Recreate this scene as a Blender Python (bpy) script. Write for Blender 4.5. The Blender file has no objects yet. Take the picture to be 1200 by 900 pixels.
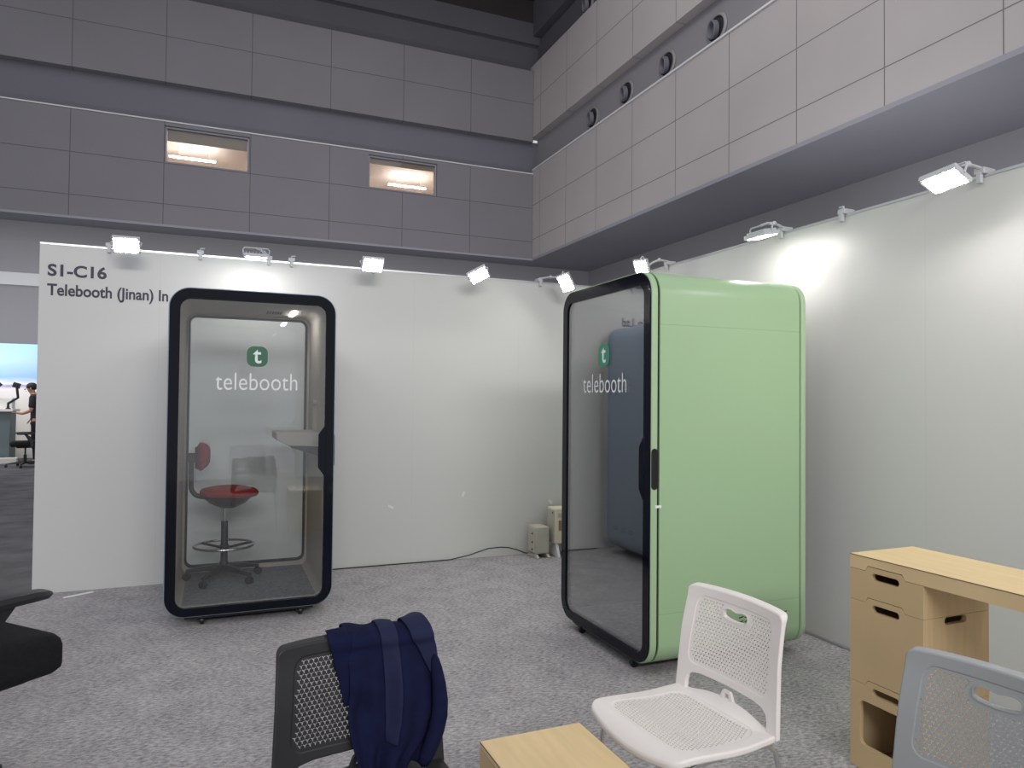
import bpy, bmesh, math, random
from math import sin, cos, pi, radians, sqrt
from mathutils import Vector, Matrix
from mathutils.geometry import delaunay_2d_cdt
random.seed(7)
S = bpy.context.scene
COL = S.collection

# ------------------------------------------------------------------ materials
def srgb(r, g, b):
    f = lambda c: (c/255/12.92) if c/255 <= .04045 else ((c/255+.055)/1.055)**2.4
    return (f(r), f(g), f(b), 1)

def mat(name, col, rough=.5, metal=0, noise=0, nscale=20, bump=0, bscale=200, spec=.5, emit=None, coat=0):
    m = bpy.data.materials.new(name); m.use_nodes = True
    nt = m.node_tree; b = nt.nodes['Principled BSDF']
    b.inputs['Base Color'].default_value = col
    b.inputs['Roughness'].default_value = rough
    b.inputs['Metallic'].default_value = metal
    b.inputs['Specular IOR Level'].default_value = spec
    b.inputs['Coat Weight'].default_value = coat
    tc = nt.nodes.new('ShaderNodeTexCoord')
    if noise:
        n = nt.nodes.new('ShaderNodeTexNoise'); n.inputs['Scale'].default_value = nscale; n.inputs['Detail'].default_value = 6
        nt.links.new(tc.outputs['Object'], n.inputs['Vector'])
        r = nt.nodes.new('ShaderNodeMapRange'); r.inputs['From Min'].default_value = .3; r.inputs['From Max'].default_value = .7
        r.inputs['To Min'].default_value = 1-noise; r.inputs['To Max'].default_value = 1+noise
        nt.links.new(n.outputs['Fac'], r.inputs['Value'])
        mx = nt.nodes.new('ShaderNodeMix'); mx.data_type = 'RGBA'; mx.blend_type = 'MULTIPLY'; mx.inputs['Factor'].default_value = 1
        mx.inputs['A'].default_value = col
        nt.links.new(r.outputs['Result'], mx.inputs['B'])
        nt.links.new(mx.outputs['Result'], b.inputs['Base Color'])
    if bump:
        n2 = nt.nodes.new('ShaderNodeTexNoise'); n2.inputs['Scale'].default_value = bscale; n2.inputs['Detail'].default_value = 3
        nt.links.new(tc.outputs['Object'], n2.inputs['Vector'])
        bp = nt.nodes.new('ShaderNodeBump'); bp.inputs['Strength'].default_value = bump; bp.inputs['Distance'].default_value = .01
        nt.links.new(n2.outputs['Fac'], bp.inputs['Height']); nt.links.new(bp.outputs['Normal'], b.inputs['Normal'])
    if emit:
        b.inputs['Emission Color'].default_value = emit[0]; b.inputs['Emission Strength'].default_value = emit[1]
    return m

def seam_mat(name, col, seamcol, axis, pitch, x0, zs, eps=.012, rough=.6, noise=.04, spec=.3):
    """flat panel cladding: dark joints at the heights zs and every `pitch` along `axis` (world metres)"""
    m = mat(name, col, rough, noise=noise, nscale=.6, spec=spec); nt = m.node_tree; b = nt.nodes['Principled BSDF']
    g = nt.nodes.new('ShaderNodeNewGeometry'); sp = nt.nodes.new('ShaderNodeSeparateXYZ'); nt.links.new(g.outputs['Position'], sp.inputs[0])
    def M(op, a, bv, c=None):
        n = nt.nodes.new('ShaderNodeMath'); n.operation = op
        for i, v in enumerate((a, bv, c)):
            if v is None: continue
            if isinstance(v, (int, float)): n.inputs[i].default_value = v
            else: nt.links.new(v, n.inputs[i])
        return n.outputs[0]
    acc = None
    for z in zs:
        t = M('COMPARE', sp.outputs['Z'], float(z), eps); acc = t if acc is None else M('MAXIMUM', acc, t)
    if pitch:
        t = M('SUBTRACT', sp.outputs[axis], float(x0)); t = M('DIVIDE', t, float(pitch)); t = M('FRACT', t, 0.0)
        t = M('COMPARE', t, .5, eps/pitch)
        acc = t if acc is None else M('MAXIMUM', acc, t)
    src = b.inputs['Base Color'].links[0].from_socket if b.inputs['Base Color'].links else None
    mx = nt.nodes.new('ShaderNodeMix'); mx.data_type = 'RGBA'
    nt.links.new(acc, mx.inputs['Factor'])
    if src: nt.links.new(src, mx.inputs['A'])
    else: mx.inputs['A'].default_value = col
    mx.inputs['B'].default_value = seamcol
    nt.links.new(mx.outputs['Result'], b.inputs['Base Color'])
    return m

def glass_mat(name, tint, f0=.05, gain=1.0):
    m = bpy.data.materials.new(name); m.use_nodes = True; nt = m.node_tree; nt.nodes.clear()
    out = nt.nodes.new('ShaderNodeOutputMaterial'); mix = nt.nodes.new('ShaderNodeMixShader')
    tr = nt.nodes.new('ShaderNodeBsdfTransparent'); tr.inputs[0].default_value = tint
    gl = nt.nodes.new('ShaderNodeBsdfGlossy'); gl.inputs['Roughness'].default_value = .0; gl.inputs['Color'].default_value = (1, 1, 1, 1)
    lw = nt.nodes.new('ShaderNodeLayerWeight'); lw.inputs['Blend'].default_value = .5
    p = nt.nodes.new('ShaderNodeMath'); p.operation = 'POWER'; p.inputs[1].default_value = 2.2; nt.links.new(lw.outputs['Facing'], p.inputs[0])
    q = nt.nodes.new('ShaderNodeMath'); q.operation = 'MULTIPLY_ADD'; q.inputs[1].default_value = gain*(1-f0); q.inputs[2].default_value = gain*f0; q.use_clamp = True
    nt.links.new(p.outputs[0], q.inputs[0]); nt.links.new(q.outputs[0], mix.inputs[0])
    nt.links.new(tr.outputs[0], mix.inputs[1]); nt.links.new(gl.outputs[0], mix.inputs[2]); nt.links.new(mix.outputs[0], out.inputs[0])
    return m

M_ = {}
M_['wall'] = seam_mat('white_wall_panel', srgb(210, 210, 207), srgb(201, 201, 198), 'X', .99, .115, [], eps=.0012, rough=.38, noise=.015, spec=.35)
M_['wall_r'] = seam_mat('white_wall_panel_side', srgb(210, 210, 207), srgb(201, 201, 198), 'Y', .99, .07, [], eps=.0012, rough=.38, noise=.015, spec=.35)
M_['alu'] = mat('aluminium', (.62, .63, .64, 1), .35, 1)
M_['chrome'] = mat('chrome', (.75, .75, .76, 1), .12, 1)
M_['lampgrey'] = mat('lamp_grey_paint', (.55, .56, .58, 1), .4)
M_['blk'] = mat('black_plastic', srgb(26, 26, 30), .45)
M_['blkmetal'] = mat('black_metal', srgb(22, 22, 25), .35)
M_['frit'] = mat('black_glazed_frame', srgb(15, 17, 28), .06, spec=.2)
M_['slate'] = mat('slate_blue_lacquer', srgb(136, 150, 168), .35, noise=.02)
M_['green'] = seam_mat('mint_green_lacquer', srgb(160, 189, 150), srgb(142, 172, 132), 'Z', 0, 0, [1.812, .331], eps=.0016, rough=.34, noise=.012, spec=.45)
M_['greenrim'] = mat('mint_green_rim', srgb(165, 193, 154), .34, noise=.01)
M_['lining'] = mat('taupe_felt', srgb(172, 166, 155), .9, noise=.08, nscale=90, bump=.15, bscale=300, spec=.15)
M_['liningdark'] = mat('charcoal_felt', srgb(84, 85, 90), .9, noise=.08, nscale=90, bump=.15, bscale=300, spec=.15)
M_['shelf'] = mat('taupe_laminate', srgb(156, 151, 142), .5)
M_['boothcarpet'] = mat('booth_floor_carpet', srgb(128, 131, 134), .95, noise=.25, nscale=45, bump=.4, bscale=250, spec=.1)
M_['glass'] = glass_mat('door_glass', (.965, .975, .98, 1), .06, 1.0)
M_['glassback'] = glass_mat('rear_glass', (.975, .985, .985, 1), .035, 1.0)
M_['logogreen'] = mat('logo_green', srgb(22, 96, 66), .4)
M_['logoteal'] = mat('logo_teal', srgb(44, 140, 108), .4)
M_['white'] = mat('white_vinyl', srgb(240, 242, 242), .5)
M_['ink'] = mat('dark_lettering', srgb(52, 50, 72), .5)
M_['red'] = mat('red_upholstery', srgb(140, 40, 36), .7, noise=.1, nscale=60, bump=.15, bscale=500, spec=.3)
M_['ply'] = mat('birch_plywood_face', srgb(222, 196, 150), .5, spec=.3)
M_['plyside'] = mat('birch_plywood_side', srgb(204, 178, 136), .6, spec=.3)
M_['plyedge'] = mat('plywood_edge', srgb(120, 98, 70), .7)
M_['plyin'] = mat('plywood_inside', srgb(150, 122, 88), .8)
M_['chairwhite'] = mat('white_polypropylene', srgb(232, 226, 222), .42, noise=.01, spec=.45)
M_['chairgrey'] = mat('grey_polypropylene', srgb(150, 153, 154), .42, noise=.01, spec=.45)
M_['chairblack'] = mat('black_polypropylene', srgb(38, 38, 40), .5, noise=.02, spec=.4)
M_['navy'] = mat('navy_wool', srgb(21, 25, 54), .9, noise=.14, nscale=30, bump=.25, bscale=700, spec=.12)
M_['navy2'] = mat('navy_lining', srgb(23, 28, 60), .8, noise=.1, nscale=24, spec=.3)
M_['fabricblack'] = mat('black_seat_fabric', srgb(28, 28, 31), .85, noise=.2, nscale=80, bump=.3, bscale=900, spec=.2)
M_['cream'] = mat('cream_enamel', srgb(226, 218, 196), .45)
M_['creamgrey'] = mat('grey_beige_enamel', srgb(190, 186, 172), .5)
M_['dark'] = mat('dark_recess', srgb(20, 20, 22), .8)
M_['hallband'] = mat('hall_dark_band', srgb(108, 107, 117), .6, noise=.05, nscale=.5)
M_['hallbandlight'] = mat('hall_grey_band', srgb(138, 136, 140), .6, noise=.05, nscale=.5)
M_['hallbandtop'] = mat('hall_dark_band_top', srgb(86, 85, 92), .7, noise=.05, nscale=.5)
M_['hallsoff'] = mat('hall_soffit_grey', srgb(150, 149, 157), .7, noise=.03, nscale=.6)
M_['halllow'] = mat('hall_lower_wall_grey', srgb(150, 149, 153), .7, noise=.03, nscale=.6)
M_['halltrim'] = mat('hall_pale_trim', srgb(214, 214, 216), .6)
M_['hallceil'] = mat('hall_black_ceiling', srgb(46, 42, 42), .9, noise=.3, nscale=.7)
M_['hallfloor'] = mat('hall_carpet_dark', srgb(112, 111, 113), .95, noise=.25, nscale=3, bump=.2, bscale=60, spec=.05)
M_['nozzle'] = mat('nozzle_grey_metal', srgb(150, 148, 148), .4, .3)
M_['nozzledark'] = mat('nozzle_dark_bowl', srgb(48, 48, 54), .5)
M_['beige'] = mat('beige_ceiling_paint', srgb(230, 217, 208), .8)
M_['blind'] = mat('taupe_roller_blind', srgb(150, 138, 130), .9)
M_['skin'] = mat('skin', srgb(178, 130, 108), .6)
M_['hair'] = mat('black_hair', srgb(26, 23, 26), .7)
M_['polo'] = mat('black_polo_cloth', srgb(34, 34, 44), .9)
M_['trouser'] = mat('dark_trouser_cloth', srgb(28, 28, 36), .9)
M_['teal'] = mat('grey_green_counter_front', srgb(104, 116, 120), .6)
M_['countertop'] = mat('pale_counter_top', srgb(226, 218, 212), .5)
M_['paper'] = mat('white_carton', srgb(230, 228, 224), .7)
M_['tape'] = mat('pale_tape', srgb(232, 236, 228), .4)
M_['lens'] = mat('lit_led_face', (1, 1, 1, 1), .5, emit=((1, .965, .925, 1), 75))
M_['striplamp'] = mat('strip_lamp_face', srgb(230, 232, 228), .3, emit=((1, .97, .93, 1), 28))
M_['tube'] = mat('office_tube_lamp', (1, 1, 1, 1), .5, emit=((1, .97, .92, 1), 95))
M_['paneglass'] = glass_mat('hall_window_glass', (.95, .95, .94, 1), .04, 1.0)

def carpet():
    m = bpy.data.materials.new('grey_needle_felt_carpet'); m.use_nodes = True; nt = m.node_tree; b = nt.nodes['Principled BSDF']
    b.inputs['Roughness'].default_value = .97; b.inputs['Specular IOR Level'].default_value = .08
    tc = nt.nodes.new('ShaderNodeTexCoord')
    mp = nt.nodes.new('ShaderNodeMapping'); mp.inputs['Scale'].default_value = (1, 2.2, 1); mp.inputs['Rotation'].default_value = (0, 0, .35)
    nt.links.new(tc.outputs['Object'], mp.inputs[0])
    def N(scale, det, src):
        n = nt.nodes.new('ShaderNodeTexNoise'); n.inputs['Scale'].default_value = scale; n.inputs['Detail'].default_value = det; n.inputs['Roughness'].default_value = .65
        nt.links.new(src, n.inputs['Vector']); return n.outputs['Fac']
    a = N(38, 8, mp.outputs[0]); c = N(5, 3, tc.outputs['Object']); d = N(170, 2, mp.outputs[0])
    def M(op, x, y):
        n = nt.nodes.new('ShaderNodeMath'); n.operation = op
        for i, v in enumerate((x, y)):
            if isinstance(v, float): n.inputs[i].default_value = v
            else: nt.links.new(v, n.inputs[i])
        return n.outputs[0]
    s = M('ADD', M('MULTIPLY', a, .62), M('ADD', M('MULTIPLY', c, .14), M('MULTIPLY', d, .24)))
    r = nt.nodes.new('ShaderNodeValToRGB'); r.color_ramp.elements[0].position = .34; r.color_ramp.elements[1].position = .66
    r.color_ramp.elements[0].color = srgb(90, 89, 91); r.color_ramp.elements[1].color = srgb(208, 204, 205)
    nt.links.new(s, r.inputs[0]); nt.links.new(r.outputs[0], b.inputs['Base Color'])
    bp = nt.nodes.new('ShaderNodeBump'); bp.inputs['Strength'].default_value = .5; bp.inputs['Distance'].default_value = .01
    nt.links.new(s, bp.inputs['Height']); nt.links.new(bp.outputs[0], b.inputs['Normal'])
    return m
M_['carpet'] = carpet()

def ply_grain(m, sx=1.0, sy=14.0):
    nt = m.node_tree; b = nt.nodes['Principled BSDF']; col = tuple(b.inputs['Base Color'].default_value)
    tc = nt.nodes.new('ShaderNodeTexCoord'); mp = nt.nodes.new('ShaderNodeMapping'); mp.inputs['Scale'].default_value = (sy, sx, sx*1.0)
    nt.links.new(tc.outputs['Object'], mp.inputs[0])
    n = nt.nodes.new('ShaderNodeTexNoise'); n.inputs['Scale'].default_value = 3; n.inputs['Detail'].default_value = 6; nt.links.new(mp.outputs[0], n.inputs['Vector'])
    r = nt.nodes.new('ShaderNodeMapRange'); r.inputs['From Min'].default_value = .3; r.inputs['From Max'].default_value = .7; r.inputs['To Min'].default_value = .93; r.inputs['To Max'].default_value = 1.05
    nt.links.new(n.outputs['Fac'], r.inputs['Value'])
    mx = nt.nodes.new('ShaderNodeMix'); mx.data_type = 'RGBA'; mx.blend_type = 'MULTIPLY'; mx.inputs['Factor'].default_value = 1; mx.inputs['A'].default_value = col
    nt.links.new(r.outputs['Result'], mx.inputs['B']); nt.links.new(mx.outputs['Result'], b.inputs['Base Color'])
for k in ('ply', 'plyside', 'plyin'): ply_grain(M_[k])

def backdrop_mat():
    m = mat('printed_landscape', (1, 1, 1, 1), .5); nt = m.node_tree; b = nt.nodes['Principled BSDF']
    tc = nt.nodes.new('ShaderNodeTexCoord'); sp = nt.nodes.new('ShaderNodeSeparateXYZ'); nt.links.new(tc.outputs['Object'], sp.inputs[0])
    n = nt.nodes.new('ShaderNodeTexNoise'); n.inputs['Scale'].default_value = 2.2; n.inputs['Detail'].default_value = 6
    mp = nt.nodes.new('ShaderNodeMapping'); mp.inputs['Scale'].default_value = (1, 1, 4); nt.links.new(tc.outputs['Object'], mp.inputs[0]); nt.links.new(mp.outputs[0], n.inputs['Vector'])
    a = nt.nodes.new('ShaderNodeMath'); a.operation = 'MULTIPLY_ADD'; a.inputs[1].default_value = .16; nt.links.new(n.outputs['Fac'], a.inputs[0]); nt.links.new(sp.outputs['Z'], a.inputs[2])
    d = nt.nodes.new('ShaderNodeMath'); d.operation = 'DIVIDE'; d.inputs[1].default_value = 2.6; nt.links.new(a.outputs[0], d.inputs[0])
    r = nt.nodes.new('ShaderNodeValToRGB'); e = r.color_ramp.elements
    e[0].position = 0; e[0].color = srgb(206, 200, 190); e[1].position = 1; e[1].color = srgb(160, 205, 240)
    for p, c in ((.50, (226, 220, 214)), (.62, (232, 226, 226)), (.655, (150, 150, 190)), (.675, (236, 232, 240)), (.72, (150, 186, 232)), (.86, (176, 208, 240))):
        q = e.new(p); q.color = srgb(*c)
    nt.links.new(d.outputs[0], r.inputs[0]); nt.links.new(r.outputs[0], b.inputs['Base Color'])
    return m
M_['backdrop'] = backdrop_mat()

# ------------------------------------------------------------------ mesh helpers
class MB:
    """collects shapes and links them as ONE mesh object"""
    def __init__(s): s.bm = bmesh.new(); s.mi = 0
    def _f(s, vs, smooth=False):
        try: f = s.bm.faces.new(vs)
        except ValueError: return None
        f.material_index = s.mi; f.smooth = smooth; return f
    def box(s, x0, x1, y0, y1, z0, z1, mt=None):
        P = [(x, y, z) for z in (z0, z1) for y in (y0, y1) for x in (x0, x1)]
        if mt is not None: P = [mt @ Vector(p) for p in P]
        v = [s.bm.verts.new(p) for p in P]
        for q in ((0, 2, 3, 1), (4, 5, 7, 6), (0, 1, 5, 4), (2, 6, 7, 3), (0, 4, 6, 2), (1, 3, 7, 5)): s._f([v[i] for i in q])
        return s
    def loft(s, rings, closed=True, caps=True, smooth=True):
        R = [[s.bm.verts.new(p) for p in r] for r in rings]; n = len(R[0])
        for a, b in zip(R, R[1:]):
            for i in range(n if closed else n-1):
                j = (i+1) % n; s._f([a[i], a[j], b[j], b[i]], smooth)
        if caps:
            s._f(list(reversed(R[0]))); s._f(R[-1])
        return s
    def tube(s, pts, r, n=10, caps=True):
        pts = [Vector(p) for p in pts]; rad = r if isinstance(r, (list, tuple)) else [r]*len(pts)
        rings = []; up = None
        for i, p in enumerate(pts):
            d = (pts[min(i+1, len(pts)-1)]-pts[max(i-1, 0)]).normalized()
            if up is None:
                up = Vector((0, 0, 1)) if abs(d.z) < .9 else Vector((1, 0, 0))
            a = d.cross(up)
            if a.length < 1e-5: a = d.cross(Vector((0, 1, 0)))
            a.normalize(); b = a.cross(d).normalized(); up = b
            rings.append([p+a*cos(2*pi*k/n)*rad[i]+b*sin(2*pi*k/n)*rad[i] for k in range(n)])
        return s.loft(rings, True, caps)
    def lathe(s, prof, c=(0, 0, 0), n=24, axis=None, smooth=True, caps=True):
        mt = Matrix.Translation(c)
        if axis is not None: mt = mt @ Vector((0, 0, 1)).rotation_difference(Vector(axis)).to_matrix().to_4x4()
        return s.loft([[mt @ Vector((r*cos(2*pi*k/n), r*sin(2*pi*k/n), z)) for k in range(n)] for r, z in prof], True, caps, smooth)
    def prism(s, poly, h0, h1, mapf, smooth=False):
        """polygon (a, b) pushed from h0 to h1; mapf(a, b, h) -> point"""
        return s.loft([[Vector(mapf(a, b, h0)) for a, b in poly], [Vector(mapf(a, b, h1)) for a, b in poly]], True, True, smooth)
    def ring(s, outer, inner, h0, h1, mapf, smooth=True):
        """a frame between two matched outlines, from h0 to h1"""
        L = [[s.bm.verts.new(mapf(a, b, h)) for a, b in o] for o, h in ((outer, h0), (outer, h1), (inner, h1), (inner, h0))]
        n = len(outer)
        for k in range(4):
            A, B = L[k], L[(k+1) % 4]
            for i in range(n):
                j = (i+1) % n; s._f([A[i], A[j], B[j], B[i]], smooth and k in (0, 2))
        return s
    def torus(s, c, R, r, n=40, m=10, tilt=None):
        rings = []
        mt = Matrix.Translation(c) @ (tilt if tilt is not None else Matrix.Identity(4))
        V = [[s.bm.verts.new(mt @ Vector(((R+r*cos(2*pi*j/m))*cos(2*pi*i/n), (R+r*cos(2*pi*j/m))*sin(2*pi*i/n), r*sin(2*pi*j/m)))) for j in range(m)] for i in range(n)]
        for i in range(n):
            for j in range(m): s._f([V[i][j], V[(i+1) % n][j], V[(i+1) % n][(j+1) % m], V[i][(j+1) % m]], True)
        return s
    def sphere(s, c, r, n=16, m=10, sc=(1, 1, 1)):
        prof = [(r*sin(pi*k/m)+1e-5, -r*cos(pi*k/m)) for k in range(m+1)]
        return s.loft([[Vector(c)+Vector((q*cos(2*pi*k/n)*sc[0], q*sin(2*pi*k/n)*sc[1], z*sc[2])) for k in range(n)] for q, z in prof], True, True)
    def build(s, name, m, parent=None, bevel=0, segs=2, sharp=40, sub=0, loc=None, weighted=False):
        bmesh.ops.recalc_face_normals(s.bm, faces=s.bm.faces)
        me = bpy.data.meshes.new(name); s.bm.to_mesh(me); s.bm.free()
        for mm in (m if isinstance(m, (list, tuple)) else [m]): me.materials.append(mm)
        o = bpy.data.objects.new(name, me); COL.objects.link(o)
        if parent is not None: o.parent = parent
        if loc: o.location = loc
        if bevel:
            b = o.modifiers.new('Bevel', 'BEVEL'); b.width = bevel; b.segments = segs; b.limit_method = 'ANGLE'; b.angle_limit = radians(38)
            for p in me.polygons: p.use_smooth = True
        if sub:
            q = o.modifiers.new('Subsurf', 'SUBSURF'); q.levels = sub; q.render_levels = sub
        if sharp and not sub:
            try: me.set_sharp_from_angle(angle=radians(sharp))
            except Exception: pass
        return o

def empty(name, loc, rz=0):
    o = bpy.data.objects.new(name, None); COL.objects.link(o); o.location = loc; o.rotation_euler = (0, 0, rz); o.empty_display_size = .1
    return o
def tag(o, label=None, cat=None, group=None, kind=None):
    if label: o['label'] = label
    if cat: o['category'] = cat
    if group: o['group'] = group
    if kind: o['kind'] = kind
    return o
def thing(name, loc, rz, label, cat, group=None): return tag(empty(name, loc, rz), label, cat, group)
def struct(o, label=None, cat=None): return tag(o, label, cat, kind='structure')
def copy_tree(o, parent=None):
    c = o.copy(); COL.objects.link(c)
    if parent is not None: c.parent = parent
    for ch in list(o.children): copy_tree(ch, c)
    return c
def rr(x0, x1, z0, z1, R, n=8):
    P = []
    for cx, cz, a0 in ((x1-R, z1-R, 0), (x0+R, z1-R, 90), (x0+R, z0+R, 180), (x1-R, z0+R, 270)):
        for k in range(n+1):
            a = radians(a0+90*k/n); P.append((cx+R*cos(a), cz+R*sin(a)))
    return P
def inside(p, poly):
    x, y = p; r = False; j = len(poly)-1
    for i in range(len(poly)):
        xi, yi = poly[i]; xj, yj = poly[j]
        if (yi > y) != (yj > y) and x < (xj-xi)*(y-yi)/(yj-yi)+xi: r = not r
        j = i
    return r
def sheet(mb, outline, holes, P, t0, t1, grid=.02, keep=True):
    """cut sheet with real holes: outline and holes in (u, v), P(u, v, h) maps to space, h runs t0..t1"""
    def dens(poly, m=.018):
        r = []
        for a, b in zip(poly, poly[1:]+poly[:1]):
            n = max(1, int(math.hypot(b[0]-a[0], b[1]-a[1])/m+.5)); r += [(a[0]+(b[0]-a[0])*k/n, a[1]+(b[1]-a[1])*k/n) for k in range(n)]
        return r
    outline = dens(outline); holes = [dens(h) for h in holes]
    vs = []; fs = []
    for poly in [outline]+holes:
        b = len(vs); vs += [Vector(p) for p in poly]; fs.append(list(range(b, b+len(poly))))
    if grid:
        segs = [(Vector(a), Vector(b)) for poly in [outline]+(holes if len(holes) < 5 else []) for a, b in zip(poly, poly[1:]+poly[:1])]
        def near(q):
            q = Vector(q)
            for a, b in segs:
                d = b-a; f = max(0, min(1, (q-a).dot(d)/max(d.dot(d), 1e-12)))
                if (q-a-d*f).length < .4*grid: return True
            return False
        us = [p[0] for p in outline]; ws = [p[1] for p in outline]
        nu = int((max(us)-min(us))/grid); nv = int((max(ws)-min(ws))/grid)
        for i in range(1, nu):
            for j in range(1, nv):
                q = (min(us)+i*(max(us)-min(us))/nu, min(ws)+j*(max(ws)-min(ws))/nv)
                if inside(q, outline) and not near(q): vs.append(Vector(q))
    ov, oe, of, _, _, orf = delaunay_2d_cdt(vs, [], fs, 0, 1e-6)
    tri = [f for f, o in zip(of, orf) if 0 in o and all(k == 0 for k in o)]
    A = [mb.bm.verts.new(P(p[0], p[1], t1)) for p in ov]; B = [mb.bm.verts.new(P(p[0], p[1], t0)) for p in ov]
    cnt = {}
    for f in tri:
        mb._f([A[i] for i in f], True); mb._f([B[i] for i in reversed(f)], True)
        for a, b in zip(f, list(f[1:])+[f[0]]): cnt.setdefault((min(a, b), max(a, b)), []).append((a, b))
    for k, l in cnt.items():
        if len(l) == 1:
            a, b = l[0]; mb._f([A[b], A[a], B[a], B[b]], False)
    for v in A+B:
        if not v.link_faces: mb.bm.verts.remove(v)
    return mb
def wall_holes(mb, u0, u1, v0, v1, holes, mapf, t):
    """slab with rectangular openings; mapf(u, v, h)"""
    us = sorted({u0, u1, *[h[0] for h in holes], *[h[1] for h in holes]}); vs = sorted({v0, v1, *[h[2] for h in holes], *[h[3] for h in holes]})
    ok = {}
    for i in range(len(us)-1):
        for j in range(len(vs)-1):
            cu, cv = (us[i]+us[i+1])/2, (vs[j]+vs[j+1])/2
            ok[i, j] = not any(h[0] < cu < h[1] and h[2] < cv < h[3] for h in holes)
    V = {}
    def g(i, j, h):
        if (i, j, h) not in V: V[i, j, h] = mb.bm.verts.new(mapf(us[i], vs[j], h))
        return V[i, j, h]
    for (i, j), o in ok.items():
        if not o: continue
        mb._f([g(i, j, 0), g(i+1, j, 0), g(i+1, j+1, 0), g(i, j+1, 0)]); mb._f([g(i, j+1, t), g(i+1, j+1, t), g(i+1, j, t), g(i, j, t)])
        for di, dj, a, b in ((-1, 0, (i, j+1), (i, j)), (1, 0, (i+1, j), (i+1, j+1)), (0, -1, (i, j), (i+1, j)), (0, 1, (i+1, j+1), (i, j+1))):
            if not ok.get((i+di, j+dj), False): mb._f([g(*a, 0), g(*b, 0), g(*b, t), g(*a, t)])
    return mb
def text_mesh(body, offset=0.0, spacing=1.0):
    c = bpy.data.curves.new('lettering', 'FONT'); c.body = body; c.size = 1; c.offset = offset; c.space_character = spacing; c.resolution_u = 6
    o = bpy.data.objects.new('lettering', c); COL.objects.link(o)
    dg = bpy.context.evaluated_depsgraph_get(); me = bpy.data.meshes.new_from_object(o.evaluated_get(dg))
    bpy.data.objects.remove(o); bpy.data.curves.remove(c)
    return me
def lettering(name, body, x0, x1, zb, zt, mapf, m, parent, offset=0.0, ref=None, spacing=1.0):
    """flat lettering filling x0..x1; zb..zt are baseline and cap line"""
    me = text_mesh(body, offset, spacing); xs = [v.co.x for v in me.vertices]; a, b = min(xs), max(xs)
    r = text_mesh(ref or 'T', offset); top = max(v.co.y for v in r.vertices); bpy.data.meshes.remove(r)
    for v in me.vertices:
        u = x0+(v.co.x-a)/(b-a)*(x1-x0); w = zb+v.co.y/top*(zt-zb)
        v.co = mapf(u, w, 0)
    me.materials.clear(); me.materials.append(m); me.name = name
    o = bpy.data.objects.new(name, me); COL.objects.link(o); o.parent = parent
    return o

# ------------------------------------------------------------------ camera
F, YAW, PIT, ROL = 832.84, .39890, .021279, .0094859
fw = Vector((sin(YAW)*cos(PIT), cos(YAW)*cos(PIT), sin(PIT))); rt = Vector((cos(YAW), -sin(YAW), 0)); up = rt.cross(fw)
r2 = rt*cos(ROL)+up*sin(ROL); u2 = up*cos(ROL)-rt*sin(ROL)
cd = bpy.data.cameras.new('camera'); cam = bpy.data.objects.new('camera', cd); COL.objects.link(cam)
cd.sensor_fit = 'HORIZONTAL'; cd.sensor_width = 36; cd.lens = F/1200*36; cd.clip_start = .05; cd.clip_end = 200
cam.matrix_world = Matrix(((r2.x, u2.x, -fw.x, 0), (r2.y, u2.y, -fw.y, 0), (r2.z, u2.z, -fw.z, 1.42), (0, 0, 0, 1)))
S.camera = cam

# ------------------------------------------------------------------ setting: stand walls and floors
WX, WY, WH = 3.384, 6.0, 2.503
def bx(name, x0, x1, y0, y1, z0, z1, m, parent=None, bevel=0):
    return MB().box(x0, x1, y0, y1, z0, z1).build(name, m, parent, bevel)
struct(bx('floor', -6, 3.43, -3.5, 6.0, -.05, 0, M_['carpet']), 'mottled grey felt carpet of the exhibition stand')
struct(bx('floor_hall', -16, 14, 6.0, 24, -.06, -.004, M_['hallfloor']), 'darker grey hall carpet beyond the stand')
struct(bx('floor_hall_side', 3.43, 14, -6, 6.0, -.06, -.004, M_['hallfloor']))
struct(bx('floor_hall_aisle', -16, -6, -6, 6.0, -.06, -.004, M_['hallfloor']))
wb = struct(bx('wall_back', -1.158, WX, WY, WY+.04, 0, WH, M_['wall']), 'white stand wall behind the black booth')
wr = struct(bx('wall_right', WX, WX+.04, -1.2, WY+.04, 0, WH, M_['wall_r']), 'white stand wall behind the green booth')
struct(bx('trim_1', -1.158, WX, WY-.003, WY+.043, WH, WH+.014, M_['alu']), 'thin aluminium cap along the back wall')
struct(bx('trim_2', WX-.003, WX+.043, -1.2, WY-.003, WH, WH+.014, M_['alu']), 'thin aluminium cap along the right wall')
struct(bx('baseboard_right', WX-.006, WX, -1.2, WY-.01, .003, .014, M_['alu']))
wall_map = lambda u, w, h: (u, WY-.0015, w)
lettering('stand_number_lettering', 'S1-C16', -1.107, -.735, 2.281, 2.364, wall_map, M_['ink'], wb, .030)
lettering('company_lettering', 'Telebooth (Jinan) In', -1.108, -.322, 2.140, 2.222, wall_map, M_['ink'], wb, .024)
lettering('company_lettering', 'Co.,Ltd', .205, .511, 2.140, 2.222, wall_map, M_['ink'], wb, .024)

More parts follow.
